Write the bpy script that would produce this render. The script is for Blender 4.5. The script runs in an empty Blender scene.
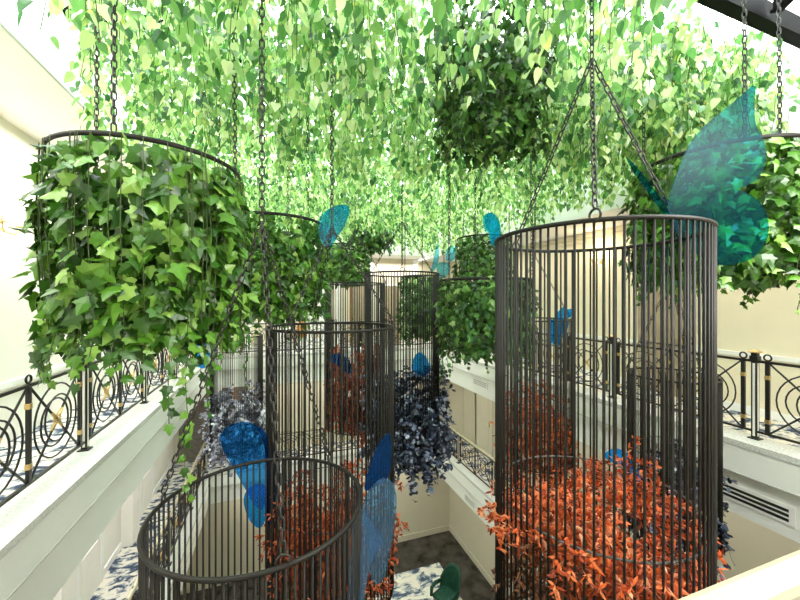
import bpy, bmesh, math, random
import numpy as np
from mathutils import Vector
from mathutils.geometry import tessellate_polygon
random.seed(7)
rng = np.random.default_rng(7)
S = bpy.context.scene
C = S.collection
PI = math.pi

# ------------------------------------------------------------------ camera, sky, exposure
YAW = math.atan(125 / 355)
cam_d = bpy.data.cameras.new('camera')
cam_d.lens = 355 / 800 * 36
cam_d.sensor_width = 36
cam_d.clip_start = 0.05
cam = bpy.data.objects.new('camera', cam_d)
C.objects.link(cam)
cam.rotation_euler = (PI / 2, 0, -YAW)
S.camera = cam

w = bpy.data.worlds.new('sky')
S.world = w
w.use_nodes = True
bg = w.node_tree.nodes['Background']
bg.inputs[0].default_value = (0.93, 0.97, 1.0, 1)
bg.inputs[1].default_value = 5.5
S.view_settings.view_transform = 'Standard'
S.view_settings.look = 'None'
S.view_settings.gamma = 1
S.view_settings.use_curve_mapping = False
S.view_settings.exposure = 1.22


def area_light(name, loc, sx, sy, power, col=(1, 0.93, 0.8), rot=(0, 0, 0)):
    d = bpy.data.lights.new(name, 'AREA')
    d.shape = 'RECTANGLE'
    d.size, d.size_y, d.energy, d.color = sx, sy, power, col
    o = bpy.data.objects.new(name, d)
    o.location = loc
    o.rotation_euler = rot
    C.objects.link(o)
    return o


# gallery and lobby ceiling lighting
area_light('gallery_ceiling_or_fill_light', (6.1, 4.5, 1.45), 0.5, 11, 42)
area_light('gallery_ceiling_or_fill_light', (-2.5, 5.0, 2.1), 0.5, 9, 90, (1, 0.96, 0.9))
area_light('gallery_ceiling_or_fill_light', (2.0, 12.8, 1.45), 7, 0.5, 60, (1, 0.96, 0.9))
area_light('gallery_ceiling_or_fill_light', (6.1, 5.5, -2.75), 0.5, 11, 22)
area_light('gallery_ceiling_or_fill_light', (-2.45, 5.5, -2.75), 0.5, 11, 50, (1, 0.98, 0.95))
area_light('gallery_ceiling_or_fill_light', (2.0, 12.7, -2.75), 7, 0.5, 25)
area_light('lobby_ceiling_light', (6.1, 5.5, -6.3), 0.5, 11, 25)
area_light('lobby_ceiling_light', (2.0, 12.7, -6.3), 7, 0.5, 25)
# added fill lamp, unseen behind the camera, tilted to brighten the left fascia
area_light('gallery_ceiling_or_fill_light', (2.4, -0.4, 2.1), 3.5, 1.0, 190, (1, 0.98, 0.95), (math.radians(25), math.radians(32), 0))

# ------------------------------------------------------------------ frame helpers
Fv = np.array([math.sin(YAW), math.cos(YAW)])
Rv = np.array([math.cos(YAW), -math.sin(YAW)])


def cw(d, l):
    """plan position at a depth and a lateral offset"""
    p = Fv * d + Rv * l
    return float(p[0]), float(p[1])


# ------------------------------------------------------------------ materials
def mat(name):
    m = bpy.data.materials.new(name)
    m.use_nodes = True
    nt = m.node_tree
    nt.nodes.clear()
    out = nt.nodes.new('ShaderNodeOutputMaterial')
    return m, nt, out


def N(nt, kind, **kw):
    n = nt.nodes.new(kind)
    for k, v in kw.items():
        if k.startswith('i_'):
            n.inputs[k[2:].replace('_', ' ')].default_value = v
        else:
            setattr(n, k, v)
    return n


def ramp(nt, stops, src=None, mode='LINEAR'):
    r = nt.nodes.new('ShaderNodeValToRGB')
    e = r.color_ramp.elements
    r.color_ramp.interpolation = mode
    while len(e) < len(stops):
        e.new(0.5)
    for k, (p, c) in enumerate(stops):
        e[k].position = p
        e[k].color = (*c, 1)
    if src is not None:
        nt.links.new(src, r.inputs[0])
    return r


def plain(name, col, rough=0.5, metal=0.0, noise=0.0, scale=20, spec=0.5, bump=0.0):
    m, nt, out = mat(name)
    b = N(nt, 'ShaderNodeBsdfPrincipled')
    b.inputs['Roughness'].default_value = rough
    b.inputs['Metallic'].default_value = metal
    b.inputs['Specular IOR Level'].default_value = spec
    b.inputs['Base Color'].default_value = (*col, 1)
    if noise or bump:
        tc = N(nt, 'ShaderNodeTexCoord')
        nz = N(nt, 'ShaderNodeTexNoise')
        nz.inputs['Scale'].default_value = scale
        nz.inputs['Detail'].default_value = 5
        nt.links.new(tc.outputs['Object'], nz.inputs['Vector'])
        if noise:
            r = ramp(nt, [(0.3, tuple(c * (1 - noise) for c in col)), (0.7, tuple(min(1, c * (1 + noise)) for c in col))], nz.outputs['Fac'])
            nt.links.new(r.outputs[0], b.inputs['Base Color'])
        if bump:
            bp = N(nt, 'ShaderNodeBump')
            bp.inputs['Strength'].default_value = bump
            bp.inputs['Distance'].default_value = 0.01
            nt.links.new(nz.outputs['Fac'], bp.inputs['Height'])
            nt.links.new(bp.outputs[0], b.inputs['Normal'])
    nt.links.new(b.outputs[0], out.inputs[0])
    return m


def leaf_mat(name, stops, trans=0.45, rough=0.35, spec=0.5, patch=None, tcol=None):
    m, nt, out = mat(name)
    geo = N(nt, 'ShaderNodeNewGeometry')
    r = ramp(nt, stops, geo.outputs['Random Per Island'])
    col = r.outputs[0]
    if patch:
        tc = N(nt, 'ShaderNodeTexCoord')
        nz = N(nt, 'ShaderNodeTexNoise')
        nz.inputs['Scale'].default_value = patch[1]
        nz.inputs['Detail'].default_value = 2
        nt.links.new(tc.outputs['Object'], nz.inputs['Vector'])
        pr = ramp(nt, [(patch[2], (0, 0, 0)), (patch[2] + 0.07, (1, 1, 1))], nz.outputs['Fac'])
        mx = N(nt, 'ShaderNodeMix', data_type='RGBA')
        nt.links.new(pr.outputs[0], mx.inputs[0])
        nt.links.new(col, mx.inputs[6])
        mx.inputs[7].default_value = (*patch[0], 1)
        col = mx.outputs[2]
    b = N(nt, 'ShaderNodeBsdfPrincipled')
    b.inputs['Roughness'].default_value = rough
    b.inputs['Specular IOR Level'].default_value = spec
    nt.links.new(col, b.inputs['Base Color'])
    if trans > 0:
        t = N(nt, 'ShaderNodeBsdfTranslucent')
        hs = N(nt, 'ShaderNodeHueSaturation')
        hs.inputs['Value'].default_value = 1.35
        hs.inputs['Saturation'].default_value = 0.95
        nt.links.new(col, hs.inputs['Color'])
        nt.links.new(hs.outputs[0], t.inputs[0])
        mix = N(nt, 'ShaderNodeMixShader')
        mix.inputs[0].default_value = trans
        nt.links.new(b.outputs[0], mix.inputs[1])
        nt.links.new(t.outputs[0], mix.inputs[2])
        nt.links.new(mix.outputs[0], out.inputs[0])
    else:
        nt.links.new(b.outputs[0], out.inputs[0])
    return m


def carpet_mat(name, scale, base, blot, dark):
    m, nt, out = mat(name)
    tc = N(nt, 'ShaderNodeTexCoord')
    mp = N(nt, 'ShaderNodeMapping')
    mp.inputs['Scale'].default_value = (0.75, 1.25, 1)
    nt.links.new(tc.outputs['Object'], mp.inputs[0])
    n1 = N(nt, 'ShaderNodeTexNoise')
    n1.inputs['Scale'].default_value = scale
    n1.inputs['Detail'].default_value = 6
    n1.inputs['Roughness'].default_value = 0.65
    n1.inputs['Distortion'].default_value = 0.6
    nt.links.new(mp.outputs[0], n1.inputs['Vector'])
    r = ramp(nt, [(0.0, base), (0.47, base), (0.525, blot), (0.575, dark), (0.75, dark)], n1.outputs['Fac'])
    b = N(nt, 'ShaderNodeBsdfPrincipled')
    b.inputs['Roughness'].default_value = 0.95
    b.inputs['Specular IOR Level'].default_value = 0.1
    nt.links.new(r.outputs[0], b.inputs['Base Color'])
    nt.links.new(b.outputs[0], out.inputs[0])
    return m


def acrylic(name, tint, body, cover=0.16):
    m, nt, out = mat(name)
    t = N(nt, 'ShaderNodeBsdfTransparent')
    t.inputs[0].default_value = (*tint, 1)
    d = N(nt, 'ShaderNodeBsdfDiffuse')
    d.inputs[0].default_value = (*body, 1)
    tl = N(nt, 'ShaderNodeBsdfTranslucent')
    tl.inputs[0].default_value = (*body, 1)
    g = N(nt, 'ShaderNodeBsdfGlossy')
    g.inputs['Roughness'].default_value = 0.3
    m0 = N(nt, 'ShaderNodeMixShader')
    m0.inputs[0].default_value = 0.5
    nt.links.new(d.outputs[0], m0.inputs[1])
    nt.links.new(tl.outputs[0], m0.inputs[2])
    m1 = N(nt, 'ShaderNodeMixShader')
    m1.inputs[0].default_value = cover
    nt.links.new(t.outputs[0], m1.inputs[1])
    nt.links.new(m0.outputs[0], m1.inputs[2])
    m2 = N(nt, 'ShaderNodeMixShader')
    m2.inputs[0].default_value = 0.006
    nt.links.new(m1.outputs[0], m2.inputs[1])
    nt.links.new(g.outputs[0], m2.inputs[2])
    nt.links.new(m2.outputs[0], out.inputs[0])
    return m


def brick_mat(name, c1, c2, mortar, scale):
    m, nt, out = mat(name)
    tc = N(nt, 'ShaderNodeTexCoord')
    mp = N(nt, 'ShaderNodeMapping')
    mp.inputs['Rotation'].default_value = (PI / 2, 0, 0)
    nt.links.new(tc.outputs['Object'], mp.inputs[0])
    bt = N(nt, 'ShaderNodeTexBrick')
    bt.inputs['Scale'].default_value = scale
    bt.inputs['Color1'].default_value = (*c1, 1)
    bt.inputs['Color2'].default_value = (*c2, 1)
    bt.inputs['Mortar'].default_value = (*mortar, 1)
    nt.links.new(mp.outputs[0], bt.inputs[0])
    b = N(nt, 'ShaderNodeBsdfPrincipled', i_Roughness=0.8)
    nt.links.new(bt.outputs[0], b.inputs['Base Color'])
    nt.links.new(b.outputs[0], out.inputs[0])
    return m


def emit(name, col, st):
    m, nt, out = mat(name)
    e = N(nt, 'ShaderNodeEmission')
    e.inputs[0].default_value = (*col, 1)
    e.inputs[1].default_value = st
    nt.links.new(e.outputs[0], out.inputs[0])
    return m


def glass_mat(name):
    m, nt, out = mat(name)
    t = N(nt, 'ShaderNodeBsdfTransparent')
    t.inputs[0].default_value = (0.97, 0.99, 0.98, 1)
    g = N(nt, 'ShaderNodeBsdfGlossy', i_Roughness=0.02)
    mx = N(nt, 'ShaderNodeMixShader', i_Fac=0.04)
    nt.links.new(t.outputs[0], mx.inputs[1])
    nt.links.new(g.outputs[0], mx.inputs[2])
    nt.links.new(mx.outputs[0], out.inputs[0])
    return m


M = dict(
    palecream=plain('pale_cream_wall_paint', (0.86, 0.84, 0.77), 0.75, noise=0.02, scale=3),
    cream=plain('cream_wall_paint', (0.80, 0.73, 0.56), 0.75, noise=0.02, scale=3),
    beige=plain('beige_wall_paint', (0.64, 0.61, 0.48), 0.7, noise=0.02, scale=3),
    white=plain('white_paint', (0.88, 0.88, 0.86), 0.6, noise=0.015, scale=2),
    fascia=plain('fascia_paint', (0.88, 0.90, 0.86), 0.45, noise=0.01, scale=2),
    ledge=plain('pale_marble', (0.66, 0.67, 0.64), 0.25, noise=0.22, scale=45),
    shadow_line=plain('grey_shadow_line', (0.50, 0.52, 0.48), 0.7),  # shade of the fascia steps put into a grey colour
    groove=plain('shadow_gap', (0.35, 0.38, 0.30), 0.7),
    marble=plain('dark_marble', (0.045, 0.04, 0.034), 0.12, noise=0.75, scale=2.2),
    iron=plain('black_iron', (0.020, 0.019, 0.017), 0.42, 0.3, noise=0.2, scale=30),
    cage=plain('cage_bronze', (0.015, 0.014, 0.011), 0.5, 0.0, noise=0.15, scale=30, spec=0.22),
    chain=plain('chain_steel', (0.035, 0.033, 0.03), 0.38, 0.5, noise=0.2, scale=60),
    hoop=plain('grey_steel_hoop', (0.13, 0.125, 0.115), 0.4, 0.4, noise=0.1, scale=40),
    gold=plain('antique_gold', (0.62, 0.44, 0.19), 0.35, 0.7, noise=0.15, scale=60),
    handrail=plain('cream_lacquer', (0.50, 0.45, 0.32), 0.25, noise=0.02, scale=4),
    steel=plain('chrome_edge', (0.80, 0.79, 0.74), 0.3, 0.1, noise=0.05),
    beam=plain('dark_steel', (0.004, 0.004, 0.004), 0.7, 0.0, noise=0.1, spec=0.08),
    taupe=plain('taupe_wood', (0.36, 0.29, 0.20), 0.5, noise=0.12, scale=6),
    brown=plain('brown_wood', (0.22, 0.12, 0.05), 0.45, noise=0.2, scale=6),
    slot=plain('vent_black', (0.012, 0.012, 0.012), 0.7),
    greygrille=plain('vent_grey', (0.45, 0.45, 0.43), 0.6),
    carpet=carpet_mat('patterned_carpet', 5.2, (0.70, 0.66, 0.57), (0.30, 0.33, 0.36), (0.045, 0.065, 0.11)),
    rug=carpet_mat('patterned_rug', 2.6, (0.72, 0.70, 0.60), (0.32, 0.36, 0.38), (0.05, 0.08, 0.13)),
    velvet=plain('green_velvet', (0.006, 0.050, 0.028), 0.6, noise=0.35, scale=9, spec=0.3),
    amber=plain('amber_glaze', (0.55, 0.22, 0.05), 0.35, noise=0.4, scale=30),
    brick=brick_mat('grey_slate_brick', (0.16, 0.14, 0.12), (0.24, 0.21, 0.18), (0.08, 0.07, 0.06), 5),
    shade=emit('lamp_shade_glow', (1.0, 0.80, 0.50), 9),
    glass=glass_mat('skylight_glass'),
    stem=plain('vine_stem', (0.05, 0.08, 0.02), 0.6),
    twig=plain('grey_twig', (0.20, 0.14, 0.11), 0.7),
    navytwig=plain('dark_twig', (0.03, 0.03, 0.04), 0.7),
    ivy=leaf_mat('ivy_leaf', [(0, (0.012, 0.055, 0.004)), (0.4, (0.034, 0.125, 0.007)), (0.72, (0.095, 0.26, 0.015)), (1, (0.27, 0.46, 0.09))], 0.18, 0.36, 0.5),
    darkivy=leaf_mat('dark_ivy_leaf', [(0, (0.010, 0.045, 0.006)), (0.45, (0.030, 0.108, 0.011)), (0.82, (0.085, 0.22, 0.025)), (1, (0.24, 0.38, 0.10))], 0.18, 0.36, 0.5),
    pothos=leaf_mat('pothos_leaf', [(0, (0.03, 0.12, 0.035)), (0.28, (0.10, 0.28, 0.06)), (0.6, (0.28, 0.49, 0.13)), (0.85, (0.52, 0.66, 0.28)), (1, (0.74, 0.81, 0.53))], 0.58, 0.28, 0.9,
                    patch=((0.66, 0.70, 0.20), 9, 0.63)),
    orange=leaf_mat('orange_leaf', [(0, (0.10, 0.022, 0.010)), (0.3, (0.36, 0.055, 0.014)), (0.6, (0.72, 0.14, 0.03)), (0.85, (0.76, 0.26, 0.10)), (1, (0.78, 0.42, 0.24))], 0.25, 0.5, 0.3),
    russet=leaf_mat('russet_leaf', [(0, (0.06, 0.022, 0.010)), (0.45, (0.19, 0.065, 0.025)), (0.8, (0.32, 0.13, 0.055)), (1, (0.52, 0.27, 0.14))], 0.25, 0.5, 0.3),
    red=leaf_mat('red_leaf', [(0, (0.14, 0.02, 0.010)), (0.5, (0.45, 0.075, 0.02)), (1, (0.66, 0.20, 0.07))], 0.25, 0.5, 0.3),
    navy=leaf_mat('navy_petal', [(0, (0.006, 0.010, 0.020)), (0.5, (0.022, 0.036, 0.07)), (0.78, (0.10, 0.14, 0.23)), (1, (0.50, 0.52, 0.64))], 0.1, 0.4, 0.5),
    lilac=leaf_mat('slate_blue_petal', [(0, (0.05, 0.055, 0.075)), (0.4, (0.20, 0.22, 0.29)), (0.75, (0.46, 0.48, 0.56)), (1, (0.78, 0.77, 0.82))], 0.2, 0.45, 0.4),
    teal=acrylic('teal_acrylic', (0.17, 0.66, 0.76), (0.010, 0.16, 0.21), 0.10),
    blue=acrylic('blue_acrylic', (0.24, 0.64, 0.97), (0.02, 0.28, 0.70), 0.10),
    cyan=acrylic('cyan_acrylic', (0.26, 0.78, 0.90), (0.02, 0.42, 0.58), 0.16),
    azure=acrylic('azure_acrylic', (0.15, 0.62, 0.97), (0.02, 0.36, 0.85), 0.22),
    deepblue=acrylic('deep_blue_acrylic', (0.12, 0.36, 0.70), (0.012, 0.10, 0.30), 0.3),
    steelblue=acrylic('steel_blue_acrylic', (0.50, 0.74, 0.92), (0.32, 0.54, 0.78), 0.15),
    sky=acrylic('pale_blue_acrylic', (0.45, 0.84, 0.94), (0.25, 0.6, 0.75)),
)


# ------------------------------------------------------------------ object helpers
def link(o, parent=None):
    C.objects.link(o)
    if parent is not None:
        o.parent = parent
    return o


def tag(o, label, cat, group=None, kind=None):
    if kind:
        o['kind'] = kind
    if label:
        o['label'] = label
    if cat:
        o['category'] = cat
    if group:
        o['group'] = group
    return o


def thing(name, label, cat, loc=(0, 0, 0), rz=0, group=None):
    o = bpy.data.objects.new(name, None)
    o.empty_display_size = 0.1
    o.location = loc
    o.rotation_euler = (0, 0, rz)
    link(o)
    return tag(o, label, cat, group)


class MB:
    """collects boxes, tubes and loops and links them as one mesh object"""

    def __init__(self):
        self.v, self.f, self.smooth = [], [], []

    def add(self, vs, fs, smooth=False):
        n = len(self.v)
        self.v.extend([tuple(map(float, p)) for p in vs])
        self.f.extend([tuple(i + n for i in q) for q in fs])
        self.smooth.extend([smooth] * len(fs))
        return self

    def box(self, a, b):
        (x0, y0, z0), (x1, y1, z1) = a, b
        self.add([(x0, y0, z0), (x1, y0, z0), (x1, y1, z0), (x0, y1, z0), (x0, y0, z1), (x1, y0, z1), (x1, y1, z1), (x0, y1, z1)],
                 [(0, 3, 2, 1), (4, 5, 6, 7), (0, 1, 5, 4), (1, 2, 6, 5), (2, 3, 7, 6), (3, 0, 4, 7)])
        return self

    def tube(self, pts, r, n=6, closed=False, cap=True, flat=1.0):
        pts = [Vector(p) for p in pts]
        m = len(pts)
        rs = r if hasattr(r, '__len__') else [r] * m
        vs, fs = [], []
        up = None
        for i, p in enumerate(pts):
            a = pts[(i - 1) % m] if (closed or i > 0) else p
            b = pts[(i + 1) % m] if (closed or i < m - 1) else p
            t = (b - a).normalized()
            if up is None:
                up = Vector((0, 0, 1)) if abs(t.z) < 0.9 else Vector((1, 0, 0))
                up = (up - t * up.dot(t)).normalized()
            else:
                q = up - t * up.dot(t)
                if q.length > 1e-5:
                    up = q.normalized()
            s = t.cross(up)
            for k in range(n):
                an = 2 * PI * k / n
                vs.append(p + up * math.cos(an) * rs[i] + s * math.sin(an) * rs[i] * flat)
        for i in range(m if closed else m - 1):
            j = (i + 1) % m
            for k in range(n):
                k2 = (k + 1) % n
                fs.append((i * n + k, i * n + k2, j * n + k2, j * n + k))
        if cap and not closed:
            fs.append(tuple(range(n - 1, -1, -1)))
            fs.append(tuple((m - 1) * n + k for k in range(n)))
        return self.add(vs, fs, True)

    def ring(self, c, r, rad, ax=2, seg=64, n=8, flat=1.0):
        c = Vector(c)
        pts = []
        for k in range(seg):
            a = 2 * PI * k / seg
            u, v = math.cos(a) * r, math.sin(a) * r
            pts.append(c + (Vector((u, v, 0)) if ax == 2 else Vector((0, u, v)) if ax == 0 else Vector((u, 0, v))))
        return self.tube(pts, rad, n, closed=True, flat=flat)

    def mesh(self, name, m):
        me = bpy.data.meshes.new(name)
        me.from_pydata(self.v, [], self.f)
        me.polygons.foreach_set('use_smooth', self.smooth)
        me.materials.append(m)
        me.update()
        return me

    def build(self, name, m, parent=None, bevel=0):
        o = bpy.data.objects.new(name, self.mesh(name, m))
        link(o, parent)
        if bevel:
            b = o.modifiers.new('bevel', 'BEVEL')
            b.width, b.segments, b.limit_method = bevel, 2, 'ANGLE'
        return o


def struct(name, mb, m, bevel=0):
    o = mb.build(name, m, None, bevel)
    o['kind'] = 'structure'
    return o


def np_mesh(name, V, Fc, m, smooth=False):
    """V (n,3); Fc list of equal-length face index arrays"""
    me = bpy.data.meshes.new(name)
    me.vertices.add(len(V))
    me.vertices.foreach_set('co', np.ascontiguousarray(V, dtype=np.float32).ravel())
    sizes = [np.full(len(a), a.shape[1], dtype=np.int32) for a in Fc]
    loops = np.concatenate([a.ravel() for a in Fc]).astype(np.int32)
    size = np.concatenate(sizes)
    start = np.concatenate([[0], np.cumsum(size)[:-1]]).astype(np.int32)
    me.loops.add(len(loops))
    me.loops.foreach_set('vertex_index', loops)
    me.polygons.add(len(size))
    me.polygons.foreach_set('loop_start', start)
    me.polygons.foreach_set('use_smooth', np.full(len(size), smooth))
    me.materials.append(m)
    me.update(calc_edges=True)
    me.validate()
    return me


# leaf templates: tip along +Y, face +Z, about unit length
def fan(outline, cz=0.05, edge=-0.05):
    """outline of the right half from base to tip; mirrored; folded along the midrib"""
    R_ = [(x, y, edge * abs(x) * 2) for x, y in outline]
    L_ = [(-x, y, z) for x, y, z in R_[1:-1]]
    mid = (0, 0.45, cz)
    vs = [mid] + R_ + L_[::-1]
    n = len(vs) - 1
    fs = [(0, 1 + k, 1 + (k + 1) % n, ) for k in range(n)]
    return np.array(vs, float), np.array(fs, int)


IVY = fan([(0, 0.06), (0.16, -0.03), (0.36, 0.02), (0.33, 0.22), (0.53, 0.42), (0.28, 0.52), (0.20, 0.72), (0, 1.05)], 0.04, -0.10)
HEART = fan([(0, 0.03), (0.17, -0.05), (0.34, 0.10), (0.38, 0.32), (0.29, 0.60), (0.13, 0.86), (0, 1.05)], 0.0, 0.12)
LANCE = fan([(0, 0), (0.15, 0.25), (0.17, 0.55), (0, 1.0)], 0.05, -0.1)
PETAL = fan([(0, 0), (0.30, 0.25), (0.38, 0.65), (0.18, 0.95), (0, 1.0)], 0.08, -0.15)


def unit(a):
    return a / np.maximum(np.linalg.norm(a, axis=-1, keepdims=True), 1e-9)


def leaf_mesh(name, tpl, pos, nrm, tip, size, m, curl=0.0):
    tv, tf = tpl
    n = len(pos)
    nrm = unit(nrm)
    tip = unit(tip - nrm * (tip * nrm).sum(1, keepdims=True))
    sd = np.cross(tip, nrm)
    size = np.asarray(size).reshape(-1, 1, 1)
    fold = rng.uniform(0.4, 1.6, (n, 1, 1))
    droop = rng.uniform(-0.25, 0.05, (n, 1, 1)) + curl
    X, Y, Z = tv[None, :, 0:1], tv[None, :, 1:2], tv[None, :, 2:3]
    V = pos[:, None, :] + size * (X * sd[:, None, :] + Y * tip[:, None, :] + (Z * fold + droop * Y * Y) * nrm[:, None, :])
    idx = (np.arange(n) * len(tv))[:, None, None] + tf[None]
    return np_mesh(name, V.reshape(-1, 3), [idx.reshape(-1, tf.shape[1])], m)


def leaves(name, tpl, pos, nrm, tip, size, m, parent=None, curl=0.0):
    o = bpy.data.objects.new(name, leaf_mesh(name, tpl, pos, nrm, tip, size, m, curl))
    return link(o, parent)


# ------------------------------------------------------------------ building shell
XL, XR, YF = -1.8, 5.4, 12.0
WL, WR, WF = -3.1, 6.88, 13.3
Z3, Z2, Z1 = -1.75, -5.28, -9.6
YB = -1.5


def box(a, b):
    return MB().box(a, b)


struct('floor', box((-6, YB, Z1 - 0.15), (WR + 0.2, WF + 0.2, Z1)), M['marble'])
for nm, z, dep in (('upper', Z3, 0.95), ('middle', Z2, 0.92)):
    zb = z - dep
    struct('floor_left_' + nm, box((WL, YB, z - 0.25), (XL - 0.12, WF, z)), M['carpet'])
    struct('floor_right_' + nm, box((XR + 0.12, YB, z - 0.25), (WR, WF, z)), M['carpet'])
    struct('floor_far_' + nm, box((XL - 0.12, YF + 0.12, z - 0.25), (XR + 0.12, WF, z)), M['carpet'])
    # marble kerb under the railings and the two-step fascia
    led = MB().box((XL - 0.42, YB, z - 0.06), (XL, YF, z + 0.012)).box((XR, YB, z - 0.06), (XR + 0.42, YF, z + 0.012)).box((XL - 0.42, YF, z - 0.06), (XR + 0.42, YF + 0.42, z + 0.012))
    struct('trim_%s_ledge' % nm, led, M['ledge'])
    hi = z - 0.40
    struct('wall_left_fascia_' + nm, MB().box((XL - 0.14, YB, hi), (XL - 0.012, YF, z - 0.06)).box((XL - 0.16, YB, zb), (XL - 0.09, YF + 0.09, hi)), M['fascia'])
    struct('wall_right_fascia_' + nm, MB().box((XR + 0.012, YB, hi), (XR + 0.14, YF, z - 0.06)).box((XR + 0.09, YB, zb), (XR + 0.16, YF + 0.09, hi)), M['fascia'])
    struct('wall_far_fascia_' + nm, MB().box((XL - 0.14, YF + 0.012, hi), (XR + 0.14, YF + 0.14, z - 0.06)).box((XL - 0.09, YF + 0.09, zb), (XR + 0.09, YF + 0.16, hi)), M['fascia'])
    rv = MB()  # thin grey strips painted in as shadow lines under the ledge and step
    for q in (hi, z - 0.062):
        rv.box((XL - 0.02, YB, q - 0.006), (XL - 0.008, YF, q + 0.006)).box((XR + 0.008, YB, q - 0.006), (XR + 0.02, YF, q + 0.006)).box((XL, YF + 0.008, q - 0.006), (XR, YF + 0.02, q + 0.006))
    struct('trim_%s_reveal' % nm, rv, M['shadow_line'])
    struct('ceiling_left_' + nm, box((WL, YB, zb), (XL - 0.16, WF, zb + 0.08)), M['white'])
    struct('ceiling_right_' + nm, box((XR + 0.16, YB, zb), (WR, WF, zb + 0.08)), M['white'])
    struct('ceiling_far_' + nm, box((XL - 0.16, YF + 0.16, zb), (XR + 0.16, WF, zb + 0.08)), M['white'])

CL, CR = 2.2, 1.55            # ceiling heights of the top gallery, left and right
SK = 3.35                     # skylight height
zb3, zb2 = Z3 - 0.95, Z2 - 0.92
struct('wall_left_upper', box((WL - 0.15, YB, Z3), (WL, WF + 0.2, CL)), M['palecream'])
struct('wall_left_middle', box((WL - 0.15, YB, Z2), (WL, WF + 0.2, zb3)), M['palecream'])
struct('wall_right_upper', box((WR, YB, Z3), (WR + 0.15, WF + 0.2, CR + 0.5)), M['cream'])
struct('wall_right_middle', box((WR, YB, Z2), (WR + 0.15, WF + 0.2, zb3)), M['beige'])
struct('wall_right_lower', box((WR, YB, Z1), (WR + 0.15, WF + 0.2, zb2)), M['beige'])
struct('wall_far_upper', box((WL, WF, Z3), (WR, WF + 0.15, CL)), M['cream'])
struct('wall_far_middle', box((WL, WF, Z2), (WR, WF + 0.15, zb3)), M['beige'])
struct('wall_far_lower', box((-6, WF, Z1), (WR, WF + 0.15, zb2)), M['beige'])
struct('wall_left_lower', box((WL - 0.15, YB, Z1), (WL, WF, zb2)), M['beige'])
struct('baseboard_far', box((WL, WF - 0.03, Z1), (WR, WF, Z1 + 0.22)), M['beige'])
struct('baseboard_right', box((WR - 0.03, YB, Z1), (WR, WF, Z1 + 0.22)), M['beige'])
struct('baseboard_left', box((WL, YB, Z2), (WL + 0.025, WF, Z2 + 0.14)), M['white'])
# top gallery ceilings and the white bulkhead round the skylight well
struct('ceiling_left', box((WL, YB, CL), (XL - 0.39, WF, CL + 0.12)), M['white'])
struct('ceiling_right', box((XR + 0.10, YB, CR + 0.01), (WR + 0.15, WF + 0.2, CR + 0.12)), M['white'])
struct('ceiling_far', box((XL - 0.27, YF + 0.1, 1.63), (XR + 0.05, WF, 1.74)), M['white'])
struct('wall_left_bulkhead', box((XL - 0.39, YB, CL), (XL - 0.27, YF + 0.2, SK)), M['white'])
struct('wall_right_bulkhead', box((XR + 0.05, YB, CR), (XR + 0.17, YF + 0.2, SK)), M['white'])
struct('wall_far_bulkhead', box((XL - 0.3, YF + 0.05, 1.62), (XR + 0.1, YF + 0.17, SK)), M['white'])
struct('trim_left_shadow_gap', box((XL - 0.272, YB, CL - 0.004), (XL - 0.262, YF, CL + 0.016)), M['groove'])
struct('trim_dado_left', MB().box((WL, YB, -1.07), (WL + 0.03, WF, -1.00)), M['white'])
struct('trim_dado_right', MB().box((WR - 0.03, YB, -0.88), (WR, WF, -0.81)).box((WR - 0.022, YB, Z3), (WR, WF, Z3 + 0.12)), M['white'])
struct('trim_dado_far', MB().box((WL, WF - 0.03, -0.84), (WR, WF, -0.77)).box((WL, WF - 0.022, Z3), (WR, WF, Z3 + 0.12)), M['white'])
struct('trim_right_cornice', MB().box((WR - 0.10, YB, CR - 0.10), (WR, WF, CR)).box((WR - 0.06, YB, CR - 0.2), (WR, WF, CR - 0.1)), M['cream'], 0.02)
# wall and ceiling behind the photographer
struct('wall_near', box((WL, YB - 0.15, Z1), (WR, YB, SK)), M['cream'])
struct('ceiling_near', box((XL - 0.3, YB, 2.25), (XR + 0.1, 0.75, 2.37)), M['white'])
struct('wall_near_bulkhead', box((XL - 0.3, 0.72, 2.25), (XR + 0.1, 0.84, SK)), M['white'])
# near gallery under the photographer
struct('floor_near', box((XL - 0.12, YB, Z3 - 0.25), (XR + 0.12, 0.72, Z3)), M['carpet'])
struct('wall_near_fascia', box((XL, 0.72, Z3 - 0.95), (XR, 0.84, Z3 + 0.012)), M['fascia'])


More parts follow.
